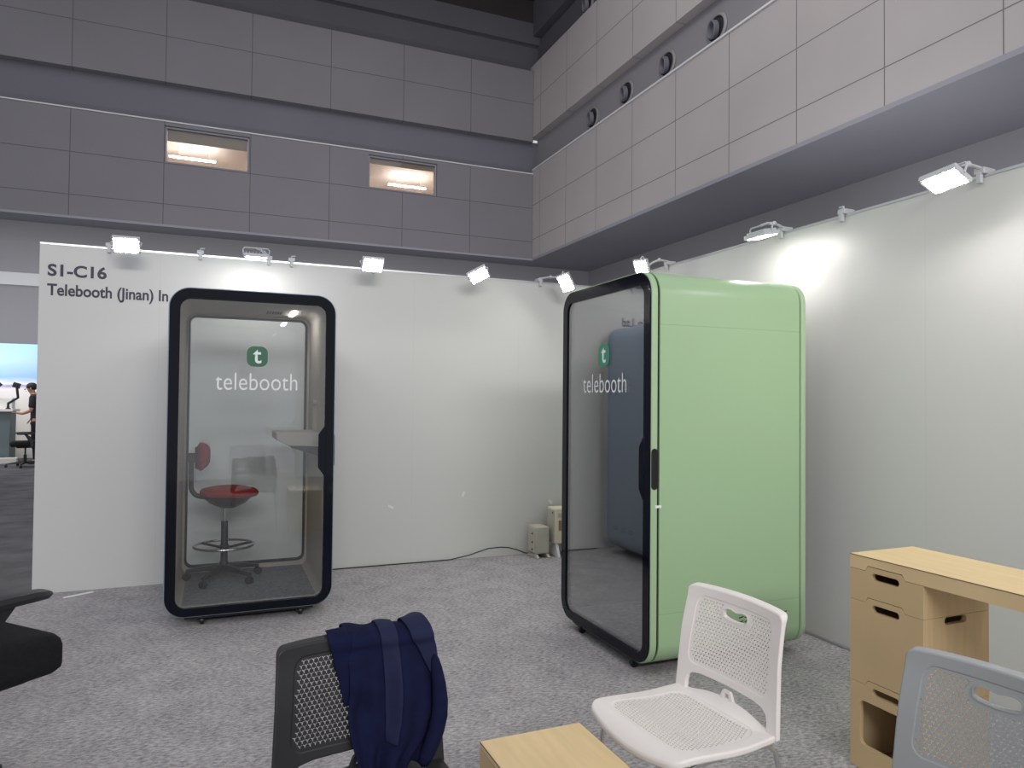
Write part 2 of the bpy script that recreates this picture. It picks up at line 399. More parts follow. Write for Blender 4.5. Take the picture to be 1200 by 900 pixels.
# ------------------------------------------------------------------ setting: the hall around
HY, HX = 20.0, 9.07
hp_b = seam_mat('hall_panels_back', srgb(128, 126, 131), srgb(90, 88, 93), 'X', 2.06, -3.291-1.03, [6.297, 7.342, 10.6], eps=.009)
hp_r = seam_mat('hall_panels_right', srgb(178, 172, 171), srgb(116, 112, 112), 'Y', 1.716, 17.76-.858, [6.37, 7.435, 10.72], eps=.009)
bm_ = lambda u, v, h: (u, HY+h, v)
wins = [(-1.232, .807, 7.36, 8.31), (3.964, 5.975, 7.36, 8.31)]
struct(wall_holes(MB(), -14, HX, 5.78, 8.40, wins, bm_, .25).build('wall_hall_back', hp_b), 'grey panelled upper hall wall with two small windows')
struct(bx('wall_hall_back_upper', -14, HX, HY, HY+.25, 9.43, 11.64, hp_b), 'upper row of grey panels on the far hall wall')
struct(bx('trim_hall_back_band', -14, HX+.4, HY+.25, HY+.4, 8.3, 9.5, M_['hallband']), 'dark recessed band between the panel rows of the far wall')
struct(bx('trim_hall_back_sill', -14, HX, HY-.03, HY+.25, 8.40, 8.43, M_['halltrim']))
struct(bx('trim_hall_back_top', -14, HX+.4, HY+.25, HY+.4, 11.6, 12.5, M_['hallbandtop']))
struct(bx('trim_hall_back_crown', -14, HX+.4, HY+.12, HY+.4, 12.56, 13.22, M_['hallbandtop']))
struct(bx('ceiling_hall_soffit_back', -14, 12.2, HY, 21.2, 5.72, 5.779, M_['hallsoff']))
struct(bx('wall_hall_back_lower', -14, 12.2, 20.9, 21.1, -.05, 5.72, M_['halllow']), 'plain grey lower hall wall behind the stand')
struct(bx('trim_hall_back_ledge', -14, 12, 20.84, 20.9, 4.12, 4.43, M_['halltrim']), 'pale ledge on the lower hall wall')
struct(bx('wall_hall_right', HX, HX+.3, -9, HY+.25, 5.80, 8.52, hp_r), 'pale panelled hall wall above the green booth')
struct(bx('wall_hall_right_upper', HX, HX+.3, -9, HY+.25, 9.58, 11.85, hp_r), 'upper row of pale panels above the air nozzles')
struct(bx('trim_hall_right_band', HX+.25, HX+.45, -9, HY+.25, 8.4, 9.7, M_['hallbandlight']), 'dark grey band holding the round air nozzles')
struct(bx('trim_hall_right_sill', HX-.03, HX+.25, -9, HY, 8.52, 8.56, M_['halltrim']))
struct(bx('trim_hall_right_top', HX+.25, HX+.45, -9, HY+.25, 11.8, 12.75, M_['hallbandtop']))
struct(bx('trim_hall_right_crown', HX+.02, HX+.45, -9, HY+.25, 12.8, 13.9, M_['hallbandtop']))
struct(bx('ceiling_hall_soffit_right', HX, 12.2, -9, HY, 5.72, 5.80, M_['hallsoff']), 'grey soffit under the right hall wall')
struct(bx('wall_hall_right_lower', 11.55, 11.75, -9, 21, -.05, 5.72, M_['halllow']))
struct(bx('ceiling_hall', -14, HX+.5, 15.5, HY+.5, 13.9, 14.1, M_['hallceil']), 'black hall ceiling')
struct(bx('trim_ceiling_fascia', -14, HX, HY+.1, HY+.4, 13.22, 13.9, M_['hallceil']))

for i, (x0, x1, z0, z1) in enumerate(wins):
    fr = struct(empty('window_%d' % (i+1), ((x0+x1)/2, HY+.06, z0)), ('left' if i == 0 else 'right')+' lit office window high in the far hall wall')
    w = (x1-x0)/2; h = z1-z0
    MB().ring([(-w+.005, .005), (w-.005, .005), (w-.005, h-.005), (-w+.005, h-.005)], [(-w+.05, .05), (w-.05, .05), (w-.05, h-.05), (-w+.05, h-.05)], 0, .12, lambda a, b, c: (a, c, b), False).build('window_frame', M_['hallsoff'], fr)
    MB().box(-w+.05, w-.05, .05, .06, .05, h-.05).build('pane', M_['paneglass'], fr)
    MB().box(-w+.06, w-.06, .1, .11, h-(.34 if i == 0 else .2), h-.05).build('roller_blind', M_['blind'], fr)
    rm = MB(); X0, X1, Y0, Y1, Z0, Z1 = x0-1.2, x1+1.2, HY+.26, HY+4.6, 6.0, 8.75
    rm.box(X0, X1, Y0, Y1, Z1, Z1+.05).box(X0, X1, Y1, Y1+.05, Z0, Z1).box(X0-.05, X0, Y0, Y1, Z0, Z1).box(X1, X1+.05, Y0, Y1, Z0, Z1).box(X0, X1, Y0, Y1, Z0-.05, Z0)
    rm.box(X0, x0-.02, Y0-.005, Y0+.02, Z0, Z1).box(x1+.02, X1, Y0-.005, Y0+.02, Z0, Z1)
    struct(rm.build('ceiling_office_%d' % (i+1), M_['beige']), 'beige office room behind the hall window')
    tl = thing('tube_lamp', (-.65 if i == 0 else 5.83, HY+2.9, 8.43), 0, ('slim lit tube lamp seen through the left hall window' if i == 0 else 'slim lit tube lamp seen through the right hall window'), 'lamp')
    MB().box(-.62, .62, -.035, .035, -.03, .0).build('tube', M_['tube'], tl)
    MB().box(-.63, .63, -.025, .025, .0, .02).build('housing', M_['white'], tl)
    for hx in (-.4, .4): MB().tube([(hx, 0, .02), (hx, 0, .315)], .006).build('hanger', M_['alu'], tl)

noz = [(11.55, 8.97, 'nearest the viewer, second-row band'), (13.25, 8.98, ''), (14.95, 9.0, ''), (16.64, 8.99, ''), (16.97, 12.25, '')]
nl = ['round grey air nozzle, largest and highest of the four in the lower dark band', 'round grey air nozzle, second from the top of the slanting row of four',
      'round grey air nozzle, third from the top of the slanting row of four', 'round grey air nozzle nearest the hall corner in the row of four', 'round air nozzle alone in the uppermost dark band, cut by the picture top']
for (y, z, _), lb in zip(noz, nl):
    t = thing('air_nozzle', (HX+.25, y, z), 0, lb, 'air vent', 'round air nozzles in the hall wall bands')
    ax = (-1, 0, 0)
    MB().lathe([(.24, 0), (.31, 0), (.315, .03), (.29, .05), (.25, .05), (.24, .02)], (0, 0, 0), 32, ax, caps=False).build('ring', M_['nozzle'], t)
    MB().lathe([(.001, .012), (.245, .012), (.245, .001), (.001, .001)], (0, 0, 0), 32, ax).build('recess', M_['nozzledark'], t)
    MB().lathe([(.15, .01), (.18, .03), (.185, .12), (.16, .135), (.14, .12), (.13, .05), (.001, .04)], (0, .03, .0), 28, Vector((-1, .25, -.12)), caps=False).build('bowl', M_['hallband'], t)

# ------------------------------------------------------------------ phone booths
BW, BD, ZB, ZT, RO = 1.01, 1.03, .056, 2.096, .125
def pill(a0, a1, b0, b1, n=8): return rr(a0, a1, b0, b1, min(a1-a0, b1-b0)/2-1e-4, n)
def caster(mb_parent, x, y, name='caster', R=.024, stem=.056):
    MB().lathe([(.001, -.011), (R-.003, -.011), (R, -.008), (R, .008), (R-.003, .011), (.001, .011)], (x, y, R), 20, (1, 0, 0)).tube([(x-.02, y+.012, R+.004), (x-.02, y+.012, stem)], .008).tube([(x+.02, y+.012, R+.004), (x+.02, y+.012, stem)], .008).tube([(x-.022, y, R), (x+.022, y, R)], .006).box(x-.035, x+.035, y-.03, y+.035, stem-.01, stem).build(name, M_['blk'], mb_parent)
def booth(loc, rz, label, shell_m, rim_m, logo_m, lin_m, lamp_m):
    t = thing('phone_booth', loc, rz, label, 'phone booth')
    X = BW/2; mp = lambda a, b, h: (a, h, b)
    O = rr(-X, X, ZB, ZT, RO, 10)
    I = rr(-X+.05, X-.05, ZB+.05, ZT-.05, RO-.05, 10)
    ins = lambda d: rr(-X+d, X-d, ZB+d, ZT-d, max(RO-d, .02), 10)
    MB().ring(O, I, .053, BD-.052, mp).build('shell', shell_m, t, sharp=30)
    MB().ring(O, ins(.03), .003, .041, mp).build('door_rim', rim_m, t, bevel=.004, sharp=30)
    MB().ring(O, I, BD-.04, BD, mp).build('rear_rim', rim_m, t, bevel=.012, segs=3, sharp=30)
    MB().ring(ins(.010), I, .038, .057, mp).build('door_seal', M_['dark'], t)
    MB().ring(ins(.010), I, BD-.056, BD-.036, mp).build('rear_seal', M_['dark'], t)
    # door: glazed black border and clear pane
    op = rr(-X+.066, X-.066, ZB+.056, ZT-.072, .062, 10)
    fr = MB().ring(ins(.006), op, -.004, .02, mp).build('door_frame', M_['frit'], t, bevel=.002, sharp=30)
    MB().prism(op, .004, .012, mp).build('door_glass', M_['glass'], t)
    hx = X-.066
    plate = [(hx+.01, .90), (hx+.01, 1.235), (hx-.004, 1.225), (hx-.036, 1.180), (hx-.038, 1.17), (hx-.038, .965), (hx-.036, .955), (hx-.004, .91)]
    MB().prism(plate, -.006, .006, mp).build('handle_plate', M_['frit'], t, bevel=.002)
    # recessed pull on the door's edge
    pm = lambda a, b, h: (h, a, b)
    hd = MB().ring(pill(.004, .041, .965, 1.175), pill(.010, .035, .971, 1.169), X-.004, X+.0025, pm).build('door_handle', M_['blk'], t)
    MB().prism(pill(.009, .036, .970, 1.170), X-.01, X+.0008, pm).build('handle_recess', M_['dark'], hd)
    # inside
    L0 = rr(-X+.052, X-.052, ZB+.052, ZT-.052, RO-.052, 10); L1 = rr(-X+.062, X-.062, ZB+.056, ZT-.066, RO-.06, 10)
    MB().ring(L0, L1, .045, BD-.06, mp).build('lining', lin_m, t, sharp=30)
    MB().box(-X+.085, X-.085, .05, BD-.07, ZB+.054, ZB+.062).build('floor_mat', M_['boothcarpet'], t)
    ro = rr(-X+.080, X-.080, ZB+.098, ZT-.075, .055, 10); rg = rr(-X+.094, X-.094, ZB+.112, ZT-.089, .043, 10)
    MB().ring(L0, ro, BD-.085, BD-.045, mp).build('rear_frame', lin_m, t, sharp=30)
    MB().ring(ro, rg, BD-.095, BD-.05, mp).build('rear_gasket', M_['dark'], t)
    MB().prism(rr(-X+.088, X-.088, ZB+.106, ZT-.083, .048, 10), BD-.07, BD-.064, mp).build('rear_glass', M_['glassback'], t)
    # shelf on the right inner wall
    sx = X-.062
    sh = MB(); sh.loft([[(sx, y, 1.175), (sx-.285, y, 1.175), (sx-.285, y, 1.125), (sx-.20, y, 1.085), (sx, y, 1.075)] for y in (.28, .72)], True, True, False)
    s_ = sh.build('shelf', M_['shelf'], t, bevel=.004)
    MB().loft([[(sx, y, 1.076), (sx-.19, y, 1.082), (sx-.18, y, 1.066), (sx, y, 1.01)] for y in (.30, .70)], True, True, False).build('shelf_bracket', M_['blkmetal'], s_)
    MB().box(sx-.012, sx+.003, .45, .452, 1.18, 1.40).box(sx-.012, sx+.003, .56, .562, 1.18, 1.40).box(sx-.014, sx+.002, .42, .60, 1.37, 1.372).build('power_panel', lin_m, t)
    # ceiling: grille and lamp strip
    cz = ZT-.0665
    g = MB()
    for k in range(6):
        for j in range(3): g.box(.10+k*.018, .112+k*.018, .52+j*.05, .56+j*.05, cz-.004, cz)
    g.build('ceiling_grille', M_['dark'], t)
    MB().prism(pill(.265, .297, .40, .74), cz-.008, cz, lambda a, b, h: (a, b, h)).build('lamp_strip', lamp_m, t)
    # roof fan box, side vents, casters
    MB().prism(rr(-.22, .26, .3, .8, .05, 6), ZT-.002, ZT+.02, lambda a, b, h: (a, b, h)).build('roof_fan_cover', shell_m, t, bevel=.006)
    for gy in (.56, .69, .82):
        v = MB()
        for k in range(2):
            for z in (.235, .258):
                y = gy+k*.038; v.prism([(y, z), (y+.03, z+.005), (y+.03, z+.010), (y, z+.005)], X-.002, X+.0012, lambda a, b, h: (h, a, b))
        v.build('vent_slots', M_['dark'], t)
    for x, y in ((-X+.22, .035), (X-.20, .035), (-X+.2, BD-.06), (X-.2, BD-.06)): caster(t, x, y)
    MB().box(-X+.12, X-.12, .02, BD-.04, ZB-.016, ZB+.004).build('base_frame', M_['blkmetal'], t)
    # emblem and word on the door pane
    lg = MB().prism(rr(-.050, .076, 1.612, 1.742, .042, 8), .0025, .0036, mp).build('emblem', logo_m, t)
    lettering('emblem_letter', 't', -.012, .038, 1.636, 1.722, lambda u, w, h: (u, .0018, w), M_['white'], lg, .012, ref='t')
    lettering('wordmark', 'telebooth', -.232, .262, 1.462, 1.570, lambda u, w, h: (u, .0022, w), M_['white'], t, -.006, ref='l', spacing=1.02)
    return t
B1 = booth((.249, 4.822, 0), radians(-.4), 'black-framed glass phone booth with slate shell standing against the back wall', M_['slate'], M_['slate'], M_['logogreen'], M_['lining'], M_['striplamp'])
B2 = booth((2.062, 3.562, 0), radians(-90.6), 'mint green phone booth with black glass door standing near the right wall', M_['green'], M_['greenrim'], M_['logoteal'], M_['liningdark'], M_['white'])

# ------------------------------------------------------------------ red drafting stool inside the black booth
def base_star(t, R, z0, m, ang0, hub=.03, cast=.026, n=5, off=(0, 0)):
    o = Vector((off[0], off[1], 0))
    for k in range(n):
        a = radians(ang0+360/n*k); d = Vector((cos(a), sin(a), 0)); q = Vector((-sin(a), cos(a), 0))
        mb = MB(); rings = []
        for f, w, zt, zb in ((.0, .024, z0+.115, z0+.065), (.5, .02, z0+.10, z0+.066), (1.0, .016, z0+.075, z0+.055)):
            p = o+d*(R*f); rings.append([tuple(p+q*w+Vector((0, 0, zb))), tuple(p+q*w*.7+Vector((0, 0, zt))), tuple(p-q*w*.7+Vector((0, 0, zt))), tuple(p-q*w+Vector((0, 0, zb)))])
        leg = mb.loft(rings, True, True, False).build('base_leg', m, t, bevel=.003)
        c = o+d*(R-.004)
        MB().lathe([(.001, -.02), (cast-.004, -.02), (cast, -.016), (cast, -.004), (cast-.006, -.003), (cast-.006, .003), (cast, .004), (cast, .016), (cast-.004, .02), (.001, .02)], (c.x, c.y, z0+cast), 18, q).tube([(c.x, c.y, z0+cast), (c.x, c.y, z0+.062)], .007).build('caster', M_['blk'], leg)
def stool():
    t = thing('drafting_stool', (.097, 5.475, ZB+.062), radians(-6), 'red padded drafting stool with chrome foot ring inside the black booth', 'stool')
    seat = MB(); prof = []
    n = 32
    for f, z in ((.001, .588), (.10, .587), (.15, .592), (.178, .602), (.188, .618), (.186, .634), (.170, .648), (.12, .659), (.06, .663), (.001, .664)):
        prof.append([(f*1.05*cos(2*pi*k/n)+.028, f*.98*sin(2*pi*k/n), z-.012*max(0, cos(2*pi*k/n))*(f/.19)**2) for k in range(n)])
    seat.loft(prof).build('seat', M_['red'], t)
    MB().lathe([(.02, .508), (.055, .512), (.12, .545), (.165, .588), (.15, .598), (.001, .60)], (.02, 0, 0), 28).build('seat_pan', M_['blk'], t)
    MB().tube([(0, 0, .40), (0, 0, .52)], .012, 14).build('gas_lift', M_['chrome'], t)
    MB().lathe([(.001, .06), (.034, .062), (.032, .11), (.024, .14), (.0235, .415), (.001, .418)], (0, 0, 0), 20).build('column', M_['blk'], t)
    fr = MB().torus((0, 0, .245), .198, .0095, 48, 10).build('foot_ring', M_['chrome'], t)
    fm = MB()
    for a in (25, 145, 265): fm.tube([(.02*cos(radians(a)), .02*sin(radians(a)), .225), (.194*cos(radians(a)), .194*sin(radians(a)), .243)], .009)
    fm.lathe([(.026, .205), (.032, .21), (.032, .245), (.026, .25)], (0, 0, 0), 20, caps=False).build('ring_spokes', M_['blk'], fr)
    base_star(t, .255, 0, M_['blk'], 172)
    # L-shaped back tube
    pts = [(-.10, 0, .578), (-.15, 0, .592)]+[(-.15-.075*sin(radians(a)), 0, .667-.075*cos(radians(a))) for a in range(15, 91, 15)]+[(-.226, 0, .74), (-.226, 0, .86)]
    MB().tube(pts, .017, 12).build('back_tube', M_['blk'], t)
    bp = MB(); rg = []
    for k in range(13):
        v = k/12; z = .775+.20*v; e = sqrt(max(0, 1-abs(2*v-1)**4)); hw = .13*max(e, .12); th = .028*max(e, .2)
        ring = []
        for j in range(24):
            a = 2*pi*j/24; y = hw*cos(a); x = th*sin(a); ring.append((-.165+x+.35*y*y/.13, y, z))
        rg.append(ring)
    bk = bp.loft(rg).build('backrest', M_['red'], t)
    MB().loft([[(-.195, y, .80), (-.195, y, .945), (-.175, y*1.1, .955), (-.175, y*1.1, .79)] for y in (-.07, -.03, .03, .07)], True, True).build('backrest_shell', M_['blk'], bk)
    MB().box(-.25, -.185, -.024, .024, .835, .90).build('back_bracket', M_['blk'], t, bevel=.006)
    return t
stool()

# ------------------------------------------------------------------ perforated stacking chairs
def yhole(u, v, L=.0062, h=.0016):
    P = []
    for k in range(3):
        a = radians(30+120*k); d = (cos(a), sin(a)); q = (-sin(a), cos(a))
        P.append((u+d[0]*L-q[0]*h, v+d[1]*L-q[1]*h)); P.append((u+d[0]*L+q[0]*h, v+d[1]*L+q[1]*h))
        b = radians(90+120*k); P.append((u+cos(b)*h*1.155, v+sin(b)*h*1.155))
    return P
def ygrid(region, avoid, pitch=.0129):
    H = []; us = [p[0] for p in region]; vs = [p[1] for p in region]; dy = pitch*.866; r = 0; v = min(vs)
    while v < max(vs):
        u = min(us)+(pitch/2 if r % 2 else 0)
        while u < max(us):
            if all(inside((u+du, v+dv), region) for du, dv in ((.007, 0), (-.007, 0), (0, .007), (0, -.007))) and not any(inside((u+du, v+dv), a) for a in avoid for du, dv in ((.008, 0), (-.008, 0), (0, .008), (0, -.008), (0, 0))):
                H.append(yhole(u, v))
            u += pitch
        v += dy; r += 1
    return H
SEATZ, YB = .447, -.185
def Pback(u, v, h):
    tilt = radians(9.5); curve = .6*u*u*(.35+.65*min(1, max(0, v/.2)))-.02*(u/.2)**2*0
    lean = v*sin(tilt)+.10*max(0, v-.22)**2*2
    k = max(0, min(1, (v-.318)/.034)); k = k*k*(3-2*k)
    h *= 1+.75*k
    y = YB-lean+curve+h; z = SEATZ-.005+v*cos(tilt)
    return Vector((u, y, z-h*.15))
def Pseat(u, w, h):
    # w: 0 at the rear edge .. .39 at the front
    z = SEATZ+.006*(u/.2)**2-.010*math.exp(-((w-.14)/.12)**2)
    if w > .335: z -= .028*((w-.335)/.06)**2
    if w < .06: z += .022*((.06-w)/.06)**2*(1-min(1, (abs(u)/.17))**2)
    return Vector((u, YB+.0+w, z+h))
CH = {}
def chair_meshes():
    rim = MB()
    hb, ht, T = .226, .209, .357
    # outline with rounded top corners, slightly arched top
    out = [(-hb, -.005), (hb, -.005)]
    R = .022
    for k in range(7): a = radians(90*k/6); out.append((ht-R+R*cos(a), T-R+R*sin(a)-.004))
    for k in range(1, 12): u = (ht-R)-(2*(ht-R))*k/12; out.append((u, T-.004+.004*(1-(u/ht)**2)))
    for k in range(7): a = radians(90+90*k/6); out.append((-ht+R+R*cos(a), T-R+R*sin(a)-.004))
    full = [(-hb, -.005), (-.178, -.005)]+[(-.178, .028), (-.173, .050), (-.155, .064), (-.12, .070), (0, .072), (.12, .070), (.155, .064), (.173, .050), (.178, .028)]+[(.178, -.005), (hb, -.005)]+out[2:]
    reg = [(p[0], p[1]) for p in rr(-.172, .172, .098, .321, .030, 5)]
    # keystone: narrower at the top
    kf = lambda p: (p[0]*(1.03-.09*(p[1]-.098)/.22), p[1])
    reg = [kf(p) for p in reg]
    sheet(rim, full, [reg], Pback, -.011, .006, grid=.022)
    me_rim = rim.build('backrest', M_['chairwhite'], None, bevel=.0045, segs=3)
    pan = MB()
    big = [kf(p) for p in rr(-.176, .176, .094, .325, .032, 5)]
    hand = []
    for k in range(28):
        a = 2*pi*k/28; cu, sv = cos(a), sin(a)
        u = .052*abs(cu)**.5*(1 if cu > 0 else -1); v = .291+.0165*abs(sv)**.62*(1 if sv > 0 else -1)
        if sv > 0: v -= .006*math.exp(-(u/.018)**2)
        else: v -= .002*math.exp(-(u/.02)**2)
        hand.append((u, v))
    hand_big = [(p[0]*1.16, .291+(p[1]-.291)*1.4) for p in hand]
    sheet(pan, big, [hand]+ygrid(reg, [hand_big]), Pback, .0014, .0042, grid=0)
    hr = [(p[0]*1.07, .291+(p[1]-.291)*1.2) for p in hand]
    n = len(hand)
    pan.ring(hr, hand, -.006, .0065, lambda a, b, h: Pback(a, b, h), False)
    me_pan = pan.build('perforated_panel', M_['chairwhite'], None)
    # seat
    st = MB()
    so = [(-.218, .004), (-.19, -.004), (-.1, -.010), (0, -.012), (.1, -.010), (.19, -.004), (.218, .004), (.223, .1), (.224, .2), (.222, .33)]
    for k in range(1, 7): a = radians(90*k/6); so.append((.222-.045+.045*cos(a), .335+.045*sin(a)))
    for k in range(1, 10): u = .177-.354*k/10; so.append((u, .380+.016*(1-(u/.177)**2)))
    for k in range(0, 7): a = radians(90+90*k/6); so.append((-.222+.045+.045*cos(a), .335+.045*sin(a)))
    so += [(-.222, .33), (-.224, .2), (-.223, .1)]
    sr = [(p[0]*(.92+.08*p[1]/.3), p[1]) for p in rr(-.184, .184, .036, .325, .05, 6)]
    sheet(st, so, [sr], Pseat, -.020, .0, grid=.016)
    # side skirt
    me_seat = st.build('seat', M_['chairwhite'], None, bevel=.006, segs=3)
    sp = MB(); sheet(sp, [(p[0]*1.015, .1675+(p[1]-.1675)*1.015) for p in sr], ygrid(sr, []), Pseat, -.0045, -.0015, grid=0)
    me_sp = sp.build('perforated_seat', M_['chairwhite'], None)
    # little bracket at the seat's rear edge
    tb = MB(); poly = [(-.034, 0), (.034, 0), (.020, .034), (.014, .040), (-.014, .040), (-.020, .034)]
    hole = [(-.011, .012), (.011, .012), (.009, .030), (-.009, .030)]
    sheet(tb, poly, [hole], lambda u, v, h: Vector((u, YB-.010+h, SEATZ+.012+v)), -.004, .006, grid=0)
    me_tab = tb.build('seat_clip', M_['chairwhite'], None, bevel=.0015)
    # tube frame
    legs = []
    for sx in (-1, 1):
        x = sx*.195
        legs.append(MB().tube([(x, .10, SEATZ-.030), (x*1.02, .122, SEATZ-.034), (x*1.04, .138, SEATZ-.056), (x*1.06, .148, .30), (x*1.12, .185, .008)], .0075, 10).lathe([(.001, 0), (.011, 0), (.011, .02), (.008, .026)], (x*1.12, .185, 0), 12).build('leg', M_['chrome'], None))
        legs.append(MB().tube([(x, -.13, SEATZ-.028), (x*1.02, -.165, SEATZ-.031), (x*1.06, -.185, SEATZ-.050), (x*1.10, -.20, .30), (x*1.18, -.235, .008)], .0075, 10).lathe([(.001, 0), (.011, 0), (.011, .02), (.008, .026)], (x*1.18, -.235, 0), 12).build('leg', M_['chrome'], None))
    rail = MB()
    for sx in (-1, 1): rail.tube([(sx*.195, .102, SEATZ-.030), (sx*.195, -.132, SEATZ-.028)], .0075, 10)
    for y in (.10, -.09): rail.tube([(-.195, y, SEATZ-.030), (.195, y, SEATZ-.030)], .006, 8)
    fr = rail.build('seat_frame', M_['chrome'], None)
    return [(me_rim, None), (me_pan, 0), (me_seat, None), (me_sp, 2), (me_tab, None)]+[(l, None) for l in legs]+[(fr, None)]
PROTO = None
def chair(loc, rz, m, label):
    """one shell chair; the first call makes the meshes, later ones copy every part"""
    global PROTO
    t = thing('stacking_chair', loc, rz, label, 'chair', 'perforated stacking chairs')
    first = PROTO is None
    if first: PROTO = chair_meshes()
    parts = []
    for o, par in PROTO:
        c = o if first else o.copy()
        if not first: COL.objects.link(c)
        plastic = o.name.split('.')[0] not in ('leg', 'seat_frame')
        if plastic:
            if not first: c.data = o.data.copy()
            c.data.materials[0] = m
        parts.append(c); c.parent = t if par is None else parts[par]
    return t
# local +Y is the way the sitter faces
chair((1.334, 1.823, 0), radians(90+3.5), M_['chairwhite'], 'white perforated stacking chair in front of the green booth')
chair((1.478, 1.075, 0), radians(97), M_['chairgrey'], 'grey perforated stacking chair beside the plywood desk')
chair((.384, 1.672, 0), radians(184.5), M_['chairblack'], 'black perforated stacking chair with a navy jacket over its back')

# ------------------------------------------------------------------ navy jacket over the black chair
def lerp_tab(tab, x):
    for (a, p), (b, q) in zip(tab, tab[1:]):
        if x <= b:
            f = (x-a)/(b-a); f = f*f*(3-2*f); return p+(q-p)*f
    return tab[-1][1]
def jacket():
    t = thing('jacket', (.384, 1.672, 0), radians(184.5), 'navy suit jacket hung over the back of the black chair', 'jacket')
    PB = lambda u, v, off: Pback(-u, v, off)       # u counts from the viewer's left; off grows towards the viewer
    LT = [(0, -.034), (.3, -.030), (.62, -.036), (1, -.012)]
    RT = [(0, .190), (.2, .207), (.5, .219), (.64, .222), (.74, .208), (1, .150)]
    def folds(s, q):
        k = min(1, 3*q)
        return .012*sin(s*11+1.2*q+.4)*k+.010*sin(s*5.2-5*q+1)*q+.007*sin(s*23+3*q)*k*(.4+q)+.010*math.exp(-((s-.12-.35*q)/.08)**2)*q*1.4-.012*math.exp(-((q-.55)/.10)**2-((s-.15)/.18)**2)
    def path(s, q):
        top = .364+.002*sin(s*8+.5)
        if q <= 0:
            u = -.03+s*.218
            return PB(u, top+q*.30, -.030-.008*(1+sin(s*14+1)))
        u = lerp_tab(LT, q); u += (lerp_tab(RT, q)-u)*s
        off = .022+.016*sin(pi*min(1, s*1.02))*min(1, 2*q)+folds(s, q)*min(1, q*5)
        return PB(u, top-q*.345, max(off, .014))
    def over(s, q):
        if abs(q) >= .07: return path(s, q)
        a = path(s, -.07); b = path(s, .07); f = (q+.07)/.14
        return a.lerp(b, (1-cos(pi*f))/2)+Vector((0, 0, .022*sin(pi*f)))
    ns, nt_ = 56, 64
    mb = MB(); V = []
    for j in range(nt_+1):
        q = -.7+1.7*j/nt_; row = []
        for i in range(ns+1):
            s = i/ns
            p = over(s, q)
            row.append(mb.bm.verts.new(p))
        V.append(row)
    for j in range(nt_):
        for i in range(ns): mb._f([V[j][i], V[j][i+1], V[j+1][i+1], V[j+1][i]], True)
    o = mb.build('jacket_body', M_['navy'], t, sharp=0)
    so = o.modifiers.new('Solidify', 'SOLIDIFY'); so.thickness = .005; so.offset = 0
    o.modifiers.new('Subsurf', 'SUBSURF').render_levels = 1
    def band(name, lf, rf, q0, q1, m, lift, n=30):
        b = MB(); W = []
        for j in range(n+1):
            q = q0+(q1-q0)*j/n; l, r = lf(q), rf(q); row = []
            for i in range(9):
                f = i/8; s = l+(r-l)*f
                p = over(s, q)
                row.append(b.bm.verts.new(p+Vector((0, (lift+.003*sin(pi*f))*(1 if q > .03 else .3), lift if q < .07 else lift*.3))))
            W.append(row)
        for j in range(n):
            for i in range(8): b._f([W[j][i], W[j][i+1], W[j+1][i+1], W[j+1][i]], True)
        x = b.build(name, m, t, sharp=0)
        k = x.modifiers.new('Solidify', 'SOLIDIFY'); k.thickness = .004; k.offset = 0
        x.modifiers.new('Subsurf', 'SUBSURF').render_levels = 1
    band('facing', lambda q: .39-.02*q, lambda q: .60-.14*max(0, q), -.10, .80, M_['navy2'], .006)
    band('lapel', lambda q: .70+.29*min(1, max(0, q)/.56), lambda q: 1.0, -.14, .56, M_['navy2'], .010)
    # collar corner hanging left of the body
    c = MB(); W = []
    for j in range(13):
        q = j/12; l = -.080+.040*q; r = -.024-.004*q; row = []
        for i in range(6):
            f = i/5; row.append(c.bm.verts.new(PB(l+(r-l)*f, .358-.175*q+.006*f, .014+.010*f+.004*sin(4*q))))
        W.append(row)
    W.insert(0, [c.bm.verts.new(PB(-.080+.056*i/5, .372+.004*i/5, -.004)) for i in range(6)])
    W.insert(0, [c.bm.verts.new(PB(-.078+.054*i/5, .352, -.024)) for i in range(6)])
    for j in range(len(W)-1):
        for i in range(5): c._f([W[j][i], W[j][i+1], W[j+1][i+1], W[j+1][i]], True)
    x = c.build('collar', M_['navy'], t, sharp=0); k = x.modifiers.new('Solidify', 'SOLIDIFY'); k.thickness = .004; k.offset = 0
    x.modifiers.new('Subsurf', 'SUBSURF').render_levels = 1
    # sleeve hanging under the lapel on the right
    sl = [PB(.196, .30, .026), PB(.206, .22, .036), PB(.206, .14, .040), PB(.180, .07, .038), PB(.150, .01, .034)]
    MB().tube(sl, [.012, .020, .024, .022, .018], 14).build('sleeve', M_['navy'], t, sub=1)
    return t
jacket()

